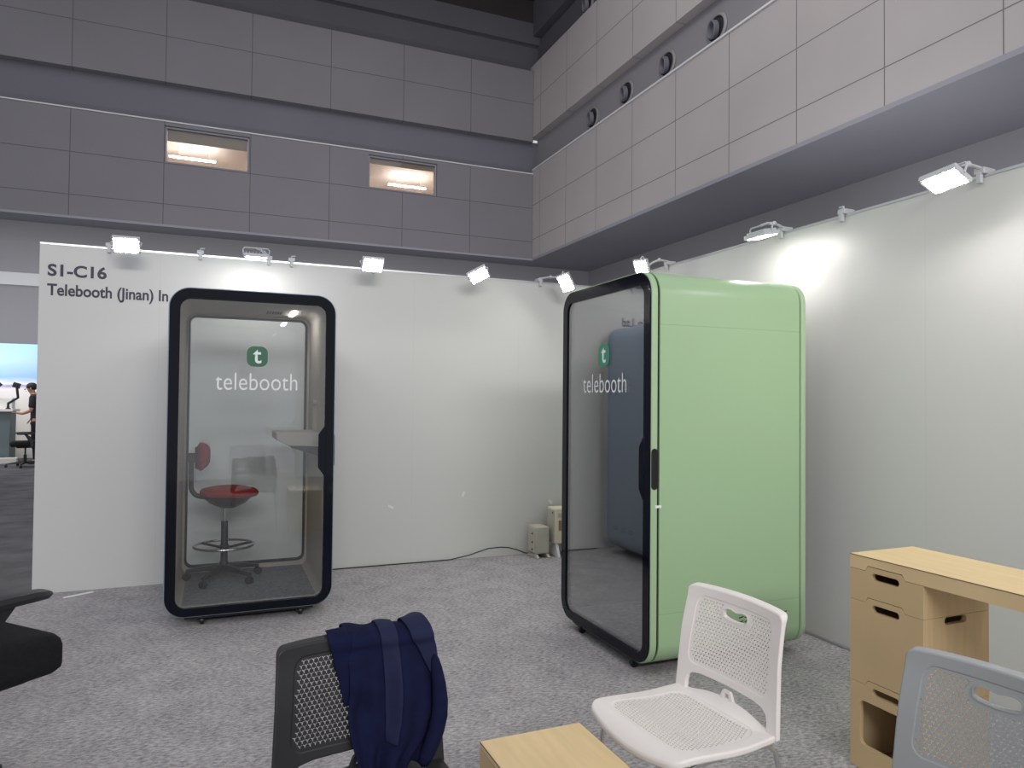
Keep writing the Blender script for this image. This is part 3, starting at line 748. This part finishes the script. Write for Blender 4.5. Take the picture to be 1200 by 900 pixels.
# ------------------------------------------------------------------ plywood desk and low plywood table
def slot(a0, a1, z, h=.022): return pill(a0, a1, z-h/2, z+h/2, 6)
def desk():
    t = thing('desk', (2.34, 2.085, 0), 0, 'plywood desk with stacked crate pedestal standing by the right wall', 'desk')
    D, Wd, T = .352, .314, .018
    fm = lambda a, b, h: (h, -a, b)       # front face, a runs towards the viewer
    TA = (.070, .082, .230, .242)
    top = MB().box(0, D, -1.75, 0, .806, .824).box(T, D, -1.75, 0, .770, .806)
    sheet(top, [(0, .770), (TA[0], .770), (TA[1], .790), (TA[2], .790), (TA[3], .770), (1.75, .770), (1.75, .806), (0, .806)], [], fm, 0, T, grid=0)
    top = top.build('desktop', [M_['ply']], t)
    MB().box(-.0008, D+.0008, -1.7508, .0008, .8205, .8236).build('desktop_edge', M_['plyedge'], top)
    nm = lambda a, b, h: (a, -Wd+h, b)     # near side
    def crate(z0, z1, hz, opening=None, sidehole=False, parent=t):
        mb = MB()
        tab = [(0, z0), (TA[0], z0), (TA[1], z0+.020), (TA[2], z0+.020), (TA[3], z0), (Wd, z0), (Wd, z1), (TA[3], z1), (TA[2]-.001, z1+.0188), (TA[1]+.001, z1+.0188), (TA[0], z1), (0, z1)]
        if z0 < .01: tab = [(0, z0), (Wd, z0)]+tab[6:]
        hs = [slot(.100, .218, hz, .028)]
        if opening: hs.append(opening)
        sheet(mb, tab, hs, fm, 0, T, grid=0)
        sh = [slot(.110, .228, hz, .028)] if sidehole else []
        sheet(mb, [(T, z0), (D, z0), (D, z1), (T, z1)], sh, nm, 0, T, grid=0)
        mb.box(T, D, -T, 0, z0, z1)
        mb.box(D-T, D, -Wd+T, -T, z0, z1)
        mb.mi = 1
        mb.box(T+.001, D-T, -Wd+T, -T, z0, z0+.012)
        c = mb.build('crate', [M_['plyside'], M_['plyin']], parent)
        return c
    e = .0012
    crate(.002, .332-e, .316, rr(.045, .27, .095, .268, .022, 5))
    crate(.332, .649-e, .632, None, True)
    crate(.649, .7695-e, .753)
    MB().box(.02, .33, -.30, -.02, .0, .0018).build('base_pad', M_['blk'], t)
    # crumpled film seen through the slots
    f = MB().sphere((.12, -.16, .66), .05, 10, 6, (1, 1.6, .5)); 
    f.build('plastic_film', M_['tape'], t)
    # far pedestal under the end outside the picture
    MB().box(0, D, -1.75, -1.44, .0, .769).build('pedestal', M_['plyside'], t)
    return t
desk()
def low_table():
    t = thing('side_table', (.722, 1.925, 0), 0, 'low square plywood side table between the black and white chairs', 'table')
    W, L, H = .322, .42, .441; T = .018
    tp = MB().box(0, W, -L, 0, H-T, H).build('top', M_['ply'], t, bevel=.0015)
    MB().box(-.0007, W+.0007, -L-.0007, .0007, H-.004, H-.0006).build('top_edge', M_['plyedge'], tp)
    MB().box(0, W, -T, 0, 0, H-T-.0005).build('panel', M_['plyside'], t)
    MB().box(0, W, -L, -L+T, 0, H-T-.0005).build('panel', M_['plyside'], t)
    mb = MB(); sheet(mb, [(-L+T+.0005, 0), (-T-.0005, 0), (-T-.0005, H-T-.001), (-L+T+.0005, H-T-.001)], [slot(-.27, -.15, .33)], lambda a, b, h: (h, a, b), 0, T, grid=0)
    mb.build('panel', M_['plyside'], t)
    MB().box(W-T, W, -L+T+.0005, -T-.0005, 0, H-T-.001).build('panel', M_['plyside'], t)
low_table()

# ------------------------------------------------------------------ black office chair at the left edge
def office_chair(loc, rz, label, group=None, arms=True, lift=0, star=20, off=(0, 0), R=.31):
    t = thing('office_chair', loc, rz, label, 'office chair', group)
    seat = MB(); rg = []
    for k, (f, z) in enumerate(((.80, .405), (.93, .408), (.99, .425), (1.0, .45), (1.0, .47+lift), (.975, .492+lift), (.92, .504+lift), (.80, .508+lift), (.4, .509+lift))):
        ring = []
        for u, v in rr(-.255, .255, -.25, .25, .07, 6):
            zz = z-.022*max(0, (v*f-.12)/.13)**2*(1 if z > .44 else .4)
            ring.append((u*f, v*f, zz))
        rg.append(ring)
    seat.loft(rg).build('seat', M_['fabricblack'], t)
    MB().box(-.17, .17, -.17, .15, .375, .407).build('seat_pan', M_['blk'], t, bevel=.01)
    bk = MB(); rg = []
    for k in range(13):
        v = k/12; z = .56+.52*v; e = max(.25, sqrt(max(0, 1-abs(2*v-1)**5))); hw = .225*e*(1-.12*v); y0 = -.255-.05*v-.03*sin(pi*v)
        rg.append([(hw*cos(2*pi*j/24), y0+.022*e*sin(2*pi*j/24)+.6*(hw*cos(2*pi*j/24))**2, z) for j in range(24)])
    bk.loft(rg).build('backrest', M_['fabricblack'], t)
    MB().tube([(0, -.12, .385), (0, -.24, .39), (0, -.30, .44), (0, -.315, .60), (0, -.315, .78)], .018, 10).build('back_post', M_['blk'], t)
    if arms:
        for sx in (-1, 1):
            a = MB(); x = sx*.262; rg = []; H = lift*1.25
            for y, w, zt, zb in ((-.15, .03, .668, .645), (-.13, .040, .676, .642), (.0, .043, .678, .640), (.09, .043, .676, .640), (.14, .038, .671, .640), (.158, .026, .663, .645)):
                zt += H; zb += H; rg.append([(x-w, y, (zt+zb)/2), (x-w*.8, y, zt-.003), (x, y, zt), (x+w*.8, y, zt-.003), (x+w, y, (zt+zb)/2), (x+w*.7, y, zb), (x-w*.7, y, zb)])
            ar = a.loft(rg).build('armrest', M_['blk'], t)
            MB().loft([[(x-.012, -.11+dy, z), (x+.012, -.11+dy, z), (x+.012, -.05+dy, z), (x-.012, -.05+dy, z)] for z, dy in ((.645+H, .10), (.60+H*.6, .045), (.52, .0), (.40, -.01))], True, True, False).box(min(x, sx*.14), max(x, sx*.14), -.11, -.02, .385, .405).build('arm_support', M_['blk'], ar, bevel=.004)
    MB().tube([(off[0], off[1], .09), (off[0], off[1], .24)], .028, 14).tube([(off[0], off[1], .24), (off[0], off[1], .38)], .015, 12).build('column', M_['blkmetal'], t)
    base_star(t, R, 0, M_['blk'], star, off=off)
    return t
ocd = Vector((.74, .675, 0)).normalized()
OC = office_chair((-.822, 3.095, 0), math.atan2(ocd.y, ocd.x)-pi/2, 'black office chair with armrest, cut off by the left picture edge', lift=.045, star=58, off=(-.06, -.10), R=.26)

# ------------------------------------------------------------------ heaters, cable, tape in the back corner
def heater(name, x0, x1, y0, y1, z0, z1, m, label, knob):
    t = thing(name, ((x0+x1)/2, (y0+y1)/2, 0), 0, label, 'heater')
    w, d = (x1-x0)/2, (y1-y0)/2
    MB().box(-w, w, -d, d, z0, z1).build('case', m, t, bevel=.008)
    if knob:
        MB().box(-w+.012, w-.008, -d-.003, -d, z1-.075, z1-.02).build('top_panel', M_['creamgrey'], t, bevel=.001)
        MB().box(-w+.02, w-.02, -d-.002, -d, z0+.02, z1-.085).build('front_panel', m, t)
    else:
        MB().box(-w+.035, -w+.062, -d-.004, -d+.002, z1-.20, z1-.11).build('grip_recess', M_['plyin'], t, bevel=.001)
        MB().box(-w+.03, w-.01, -d-.003, -d, z1-.08, z1-.045).build('front_panel', M_['creamgrey'], t)
        MB().sphere((-w-.003, -d+.03, z1-.04), .014, 10, 6).build('knob', M_['blk'], t)
    s = MB()
    s.box(-w-.012, -w, -d+.01, d-.02, z0+.01, z1-.015)
    s.build('side_plate', M_['creamgrey'], t, bevel=.002)
    if knob:
        for z in (.75, .42, .16): MB().sphere((-w-.014, -d+.05, z0+(z1-z0)*z), .008, 8, 6).build('knob', M_['dark'], t)
    for sx in (-1, 1):
        MB().loft([[(sx*w*.8-.012, -d-.03, 0), (sx*w*.8+.012, -d-.03, 0), (sx*w*.8+.012, -d-.03, .010), (sx*w*.8-.012, -d-.03, .010)], [(sx*w*.8-.012, -d+.02, 0), (sx*w*.8+.012, -d+.02, 0), (sx*w*.8+.012, -d+.02, z0+.002), (sx*w*.8-.012, -d+.02, z0+.002)], [(sx*w*.8-.012, d+.02, 0), (sx*w*.8+.012, d+.02, 0), (sx*w*.8+.012, d+.02, .012), (sx*w*.8-.012, d+.02, .012)]], True, True, False).build('foot', M_['white'] if not knob else M_['creamgrey'], t, bevel=.002)
    return t
heater('panel_heater', 2.682, 2.815, 5.78, 5.95, .038, .276, M_['creamgrey'], 'small grey-beige heater on the floor in the back corner', True)
TH = heater('tall_panel_heater', 2.868, 3.15, 5.77, 5.93, .118, .436, M_['cream'], 'taller cream heater half hidden behind the green booth', False)
MB().tube([(-.02, -.05, .119), (-.04, -.06, .08), (-.07, -.07, .03), (-.06, -.09, .008)], .007, 8).build('hose', M_['blk'], TH)
pts = [(.78, 5.985, .006), (1.0, 5.985, .006), (1.35, 5.985, .006), (1.70, 5.98, .006), (1.95, 5.975, .008), (2.12, 5.972, .035), (2.30, 5.972, .080), (2.42, 5.972, .084), (2.50, 5.972, .074), (2.58, 5.968, .050), (2.66, 5.966, .016), (2.72, 5.968, .006)]
tag(MB().tube(pts, .0045, 8).build('power_cable', M_['blk']), 'thin dark power cable running along the foot of the back wall', 'cable')
def tape(name, x, z, w, h, a, lab):
    mt = Matrix.Translation((x, WY-.001, z)) @ Matrix.Rotation(a, 4, 'Y')
    tag(MB().box(-w, w, -.001, .0005, -h, h, mt).build(name, M_['tape']), lab, 'tape')
tape('wall_tape', 1.419, .492, .026, .009, .5, 'shiny scrap of tape on the back wall right of the black booth')
tape('wall_tape', 2.07, .573, .011, .022, .3, 'scrap of tape on the back wall, highest of the three')
tape('wall_tape', 2.93, .464, .014, .026, -.7, 'scrap of tape on the back wall above the taller heater')
mt = Matrix.Translation((-.852, 5.875, .0012)) @ Matrix.Rotation(.55, 4, 'Z')
tag(MB().box(-.10, .10, -.018, .018, -.001, .001, mt).build('floor_tape', M_['tape']), 'strip of pale tape on the carpet by the left end of the back wall', 'tape')
MB().box(BW/2, BW/2+.003, .028, .064, .872, .886).build('tape_strip', M_['tape'], B2)

# ------------------------------------------------------------------ floodlights on the stand walls
def flood(label, pos, n, along, wall_pt, roll=0, lens=(.145, .098), face_m=None):
    n = Vector(n).normalized(); a = Vector(along); a = (a-n*a.dot(n)).normalized(); b = n.cross(a).normalized()
    if roll: a, b = a*cos(roll)+b*sin(roll), b*cos(roll)-a*sin(roll)
    w = Vector(wall_pt); t = thing('floodlight', w, 0, label, 'floodlight', 'floodlights on arms along the stand walls')
    c = Vector(pos)-w
    mt = Matrix((( a.x, b.x, n.x, c.x), (a.y, b.y, n.y, c.y), (a.z, b.z, n.z, c.z), (0, 0, 0, 1)))
    lw, lh = lens
    h = MB().box(-lw/2-.014, lw/2+.014, -lh/2-.014, lh/2+.014, -.026, -.001, mt)
    for k in range(7): x = -lw/2+lw*k/6; h.box(x-.002, x+.002, -lh/2, lh/2, -.040, -.026, mt)
    h.build('housing', M_['lampgrey'], t, bevel=.003)
    MB().box(-lw/2, lw/2, -lh/2, lh/2, -.001, .0015, mt).build('led_face', face_m or M_['lens'], t)
    br = [mt @ Vector(p) for p in ((lw/2+.016, 0, -.012), (lw/2+.022, 0, -.055), (lw/2+.012, 0, -.07), (-lw/2-.012, 0, -.07), (-lw/2-.022, 0, -.055), (-lw/2-.016, 0, -.012))]
    MB().tube(br, .005, 8).build('bracket', M_['lampgrey'], t)
    p0 = mt @ Vector((0, 0, -.07)); p1 = Vector((0, 0, .045))
    mid = p0.lerp(p1, .6); mid.z = max(p0.z, p1.z)
    MB().tube([p0, p0.lerp(mid, .5)+Vector((0, 0, .008)), mid, p1], .008, 8).sphere(mid, .015, 10, 6).build('arm', M_['lampgrey'], t)
    return t
def clamp(t, ax):
    q = (lambda x0, x1, y0, y1, z0, z1: MB().box(x0, x1, y0, y1, z0, z1)) if ax == 'Y' else (lambda x0, x1, y0, y1, z0, z1: MB().box(y0, y1, x0, x1, z0, z1))
    q(-.025, .025, -.022, .062, .0145, .045).box(*((-.012, .012, -.026, -.004, -.03, .02) if ax == 'Y' else (-.026, -.004, -.012, .012, -.03, .02))).build('clamp', M_['lampgrey'], t, bevel=.003)
FB = [
 ('floodlight above the S1-C16 lettering at the left end of the back wall', (-.576, 5.65, 2.474), (.02, -.80, -.60), (1, 0, 0), (-.72, WY, WH), 0),
 ('floodlight turned down over the black booth, lighting the wall behind it', (.287, 5.66, 2.466), (0, .10, -.995), (1, 0, 0), (.40, WY, WH), 0),
 ('floodlight on the back wall just right of the black booth, facing the viewer', (1.165, 5.65, 2.478), (.0, -.80, -.60), (1, 0, 0), (1.24, WY, WH), 0),
 ('diamond-tilted floodlight in the middle of the bare back wall', (2.066, 5.65, 2.465), (-.05, -.78, -.62), (1, 0, 0), (2.19, WY, WH), radians(38)),
 ('floodlight beside the top left corner of the green booth', (2.894, 5.65, 2.459), (-.55, -.62, -.55), (.2, .3, 1), (2.80, WY, WH), radians(12)),
]
for lb, p, n, al, w, ro in FB: clamp(flood(lb, p, n, al, w, ro), 'Y')
FR = [
 ('floodlight over the front edge of the green booth roof', (3.08, 4.716, 2.436), (-.80, -.35, -.5), (0, -.2, 1), (WX, 4.80, WH), radians(8)),
 ('floodlight turned down on the right wall, lighting it behind the green booth', (3.08, 3.394, 2.424), (.17, 0, -.98), (0, 1, 0), (WX, 3.54, WH), 0),
 ('large floodlight at the right, pointing down above the plywood desk', (3.06, 2.205, 2.429), (-.42, -.12, -.90), (0, 1, 0), (WX, 2.25, WH), 0),
 ('floodlight on the right wall outside the picture edge', (3.06, 1.62, 2.43), (.20, .05, -.97), (0, 1, 0), (WX, 1.60, WH), 0),
 ('added unseen floodlight on the right wall that lights the foreground', (3.06, .10, 2.43), (-.62, .10, -.78), (0, 1, 0), (WX, .15, WH), 0),  # extra lamp out of view, added to light the foreground
]
for lb, p, n, al, w, ro in FR: clamp(flood(lb, p, n, al, w, ro), 'X')
def free_clamp(w, ax, lb):
    t = thing('lamp_clamp', w, 0, lb, 'clamp'); clamp(t, ax)
    MB().tube([(0, 0, .045), (.0, -.0, .06), (.03 if ax == 'Y' else 0, 0 if ax == 'Y' else .03, .062)], .006, 8).build('stub', M_['lampgrey'], t)
free_clamp((-.103, WY, WH), 'Y', 'empty lamp clamp on the wall top left of the booth floodlight')
free_clamp((.575, WY, WH), 'Y', 'empty lamp clamp on the wall top just right of the booth floodlight')
free_clamp((WX, 3.06, WH), 'X', 'empty lamp clamp on the right wall between the two large floodlights')

# ------------------------------------------------------------------ far stand seen past the left end of the wall
o = bx('backdrop_panel', -9, -2.6, 18.9, 18.98, 0, 2.55, M_['backdrop'])
tag(o, 'printed blue and sand landscape backdrop of the far stand', 'backdrop')
ct = thing('counter', (-5.9, 18.0, 0), 0, 'long grey-green counter with pale top in front of the far backdrop', 'counter')
MB().box(-2.0, 2.02, -.25, .25, .06, 1.06).build('front', M_['teal'], ct, bevel=.006)
MB().box(-2.1, 2.08, -.32, .30, 1.06, 1.11).build('top', M_['countertop'], ct, bevel=.005)
MB().box(-2.0, 2.0, -.2, .22, .0, .06).build('plinth', M_['dark'], ct)
cb = thing('equipment_box', (-4.25, 18.05, 1.11), 0, 'white box with dark slot on the far counter', 'box')
MB().box(-.45, .36, -.10, .15, 0, .235).build('case', M_['paper'], cb, bevel=.01)
MB().box(-.02, .13, -.104, -.099, .10, .17).build('slot', M_['dark'], cb)
def arm(loc, pts, head, lb):
    t = thing('monitor_arm', loc, 0, lb, 'monitor arm')
    MB().lathe([(.001, 0), (.05, 0), (.05, .015), (.02, .03), (.001, .03)], (0, 0, 0), 16).build('base', M_['blk'], t)
    MB().tube(pts, .026, 10).build('arm', M_['blk'], t)
    mt = Matrix.Translation(pts[-1]) @ Matrix.Rotation(head, 4, 'Y')
    MB().box(-.07, .07, -.012, .012, -.055, .055, mt).build('mounting_plate', M_['blk'], t, bevel=.004)
arm((-3.93, 17.80, 1.11), [(0, 0, .02), (0, 0, .12), (.17, 0, .24), (.14, 0, .50)], .3, 'black monitor arm on the counter beside the standing person')
arm((-4.42, 17.80, 1.11), [(0, 0, .02), (.02, 0, .22), (.2, 0, .38), (.30, 0, .52)], .8, 'black monitor arm at the left picture edge')
for x, z, lb in ((-3.92, 0, 'white flat carton lying under the right end of the far counter'), (-4.45, 0, 'white flat carton at the left picture edge by the far counter')):
    c = thing('carton', (x, 17.55, z), .1, lb, 'carton')
    MB().box(-.22, .22, -.12, .12, 0, .11).build('box', M_['paper'], c, bevel=.004)
    MB().box(-.2, .2, -.02, .02, .11, .112).build('tape_strip', M_['ply'], c)
office_chair((-3.37, 16.62, 0), radians(105), 'dark office chair beside the person on the far stand', 'far office chairs')
office_chair((-4.28, 16.95, 0), radians(-60), 'dark office chair at the left edge in front of the far counter', 'far office chairs')

# person: one continuous skinned body; hair and clothes as children
def skinned(name, verts, edges, root, m, parent, sub=2):
    me = bpy.data.meshes.new(name); me.from_pydata([v[0] for v in verts], edges, []); me.materials.append(m)
    o = bpy.data.objects.new(name, me); COL.objects.link(o); o.parent = parent
    sk = o.modifiers.new('Skin', 'SKIN'); sk.use_smooth_shade = True
    for i, v in enumerate(verts):
        d = me.skin_vertices[0].data[i]; d.radius = (v[1], v[2] if len(v) > 2 else v[1]); d.use_root = (i == root)
    q = o.modifiers.new('Subsurf', 'SUBSURF'); q.levels = sub; q.render_levels = sub
    return o
def person():
    t = thing('person', (-3.33, 17.38, 0), radians(90), 'person in a black polo shirt standing with bowed head at the far counter', 'person')
    # local +Y is the way the person faces (towards -X of the hall)
    B = [((0, 0, .90), .115, .09), ((0, .01, 1.05), .105, .08), ((0, .03, 1.22), .135, .10), ((0, .045, 1.36), .10, .075), ((0, .075, 1.43), .052), ((0, .105, 1.485), .058), ((0, .125, 1.55), .084, .09), ((0, .115, 1.61), .070)]
    E = [(0, 1), (1, 2), (2, 3), (3, 4), (4, 5), (5, 6), (6, 7)]
    def add(chain, root):
        p = root
        for c in chain: B.append(c); E.append((p, len(B)-1)); p = len(B)-1
        return p
    for sx in (-1, 1):
        add([((sx*.09, .0, .83), .085), ((sx*.10, .015, .48), .058), ((sx*.105, -.01, .28), .052), ((sx*.105, -.015, .09), .036), ((sx*.11, .05, .04), .036), ((sx*.115, .13, .03), .03)], 0)
    hands = []
    for sx, ch in ((1, [((.165, .04, 1.36), .058), ((.205, .03, 1.20), .046), ((.215, .02, 1.09), .038), ((.20, .10, .96), .030), ((.195, .14, .91), .024), ((.195, .165, .885), .030, .018)]),
                   (-1, [((-.165, .05, 1.36), .058), ((-.21, .06, 1.20), .046), ((-.215, .07, 1.09), .038), ((-.19, .22, 1.03), .030), ((-.18, .29, 1.04), .024), ((-.18, .33, 1.05), .030, .018)])):
        hands.append((sx, add(ch, 3)))
    b = skinned('body', B, E, 0, M_['skin'], t)
    fv = []; fe = []
    for sx, i in hands:
        p = Vector(B[i][0]); d = (p-Vector(B[i-1][0])).normalized(); side = Vector((1, 0, 0))
        for k, L in enumerate((.062, .072, .068, .052)):
            o = p+d*.01+side*(k-1.5)*.017; n = len(fv)
            fv += [(tuple(o), .009), (tuple(o+d*L*.5+Vector((0, 0, -.006))), .0085), (tuple(o+d*L*.85+Vector((0, 0, -.022))), .0075)]; fe += [(n, n+1), (n+1, n+2)]
        o = p-d*.015-side*sx*.028; n = len(fv)
        fv += [(tuple(o), .010), (tuple(o+d*.03-side*sx*.018), .009), (tuple(o+d*.05-side*sx*.02+Vector((0, 0, -.012))), .008)]; fe += [(n, n+1), (n+1, n+2)]
    # fingers as separate short chains in one hand mesh
    me = bpy.data.meshes.new('fingers'); me.from_pydata([v[0] for v in fv], fe, []); me.materials.append(M_['skin'])
    o = bpy.data.objects.new('fingers', me); COL.objects.link(o); o.parent = b
    o.modifiers.new('Skin', 'SKIN').use_smooth_shade = True
    for i, v in enumerate(fv):
        q = me.skin_vertices[0].data[i]; q.radius = (v[1], v[1]); q.use_root = (i % 3 == 0)
    o.modifiers.new('Subsurf', 'SUBSURF').render_levels = 1
    MB().sphere((0, .105, 1.585), .096, 18, 12, (.92, 1.04, .88)).build('hair', M_['hair'], b)
    MB().sphere((0, .225, 1.525), .013, 8, 6, (1, 1.2, 1.2)).build('nose', M_['skin'], b)
    for sx in (-1, 1): MB().sphere((sx*.088, .11, 1.54), .02, 8, 6, (.45, .8, 1.2)).build('ear', M_['skin'], b)
    for sx in (-1, 1): MB().sphere((sx*.032, .205, 1.548), .009, 8, 6, (1.3, .6, .7)).build('eye', M_['hair'], b)
    MB().sphere((0, .203, 1.487), .016, 8, 6, (1.5, .5, .4)).build('mouth', M_['red'], b)
    C = [((0, .0, .82), .150, .128), ((0, .005, .95), .150, .125), ((0, .01, 1.05), .142, .115), ((0, .03, 1.22), .150, .115), ((0, .045, 1.36), .115, .09), ((0, .065, 1.415), .062)]
    CE = [(0, 1), (1, 2), (2, 3), (3, 4), (4, 5)]
    for s in ([(.165, .04, 1.36), (.203, .03, 1.21), (.213, .022, 1.13)], [(-.165, .05, 1.36), (-.208, .06, 1.21), (-.214, .068, 1.13)]):
        p = 4
        for q, r in zip(s, (.070, .060, .056)): C.append((q, r)); CE.append((p, len(C)-1)); p = len(C)-1
    skinned('polo_shirt', C, CE, 0, M_['polo'], b)
    Tt = [((0, 0, .90), .128, .105)]; TE = []
    for sx in (-1, 1):
        p = 0
        for q, r in (((sx*.09, 0, .82), .098), ((sx*.10, .015, .48), .074), ((sx*.105, -.01, .28), .066), ((sx*.105, -.012, .07), .058)): Tt.append((q, r)); TE.append((p, len(Tt)-1)); p = len(Tt)-1
    skinned('trousers', Tt, TE, 0, M_['trouser'], b)
    for sx in (-1, 1): MB().sphere((sx*.115, .06, .038), .05, 12, 8, (.9, 2.4, .76)).build('shoe', M_['blk'], b)
person()

# ------------------------------------------------------------------ light
W = bpy.data.worlds.new('hall_ambient'); S.world = W; W.use_nodes = True
W.node_tree.nodes['Background'].inputs[0].default_value = (.94, .95, 1.0, 1); W.node_tree.nodes['Background'].inputs[1].default_value = .60
def area(name, loc, target, size, power, col=(1, 1, 1), spread=180):
    l = bpy.data.lights.new(name, 'AREA'); l.shape = 'RECTANGLE'; l.size, l.size_y = size; l.energy = power; l.color = col; l.spread = radians(spread)
    o = bpy.data.objects.new(name, l); COL.objects.link(o); o.location = loc
    o.rotation_euler = (Vector(target)-Vector(loc)).to_track_quat('-Z', 'Y').to_euler(); return o
area('hall_highbay_lamp', (3, 6, 12.8), (9, 14, 7), (2.5, 2.5), 260, (1, .97, .95))
area('added_front_fill', (.2, -6.5, 5.0), (.8, 4.5, 1.0), (5, 1), 360, (1, .985, .97))  # added fill, not a known lamp: soft frontal light onto stand and booths
area('added_soffit_fill', (7.4, 6.5, 2.6), (10.2, 9.5, 5.7), (4, 1.2), 90, (.95, .96, 1))  # added fill hidden beyond the right wall, lifts the soffit
area('added_lower_wall_fill', (3.0, 12, 2.2), (3, 20.9, 4.6), (8, .8), 150, (.95, .96, 1))  # invented source behind the back wall, brightens the lower hall wall
area('far_stand_lamp', (-5, 17.2, 3.2), (-4.5, 18.9, 1.4), (3, .3), 70, (.95, .98, 1))

S.render.engine = 'CYCLES'
S.cycles.use_denoising = True
S.cycles.max_bounces = 10; S.cycles.transparent_max_bounces = 24; S.cycles.sample_clamp_indirect = 6
S.cycles.caustics_reflective = False; S.cycles.caustics_refractive = False
S.view_settings.view_transform = 'Standard'; S.view_settings.look = 'None'; S.view_settings.exposure = .15; S.view_settings.gamma = 1
try: S.view_settings.use_curve_mapping = False
except Exception: pass
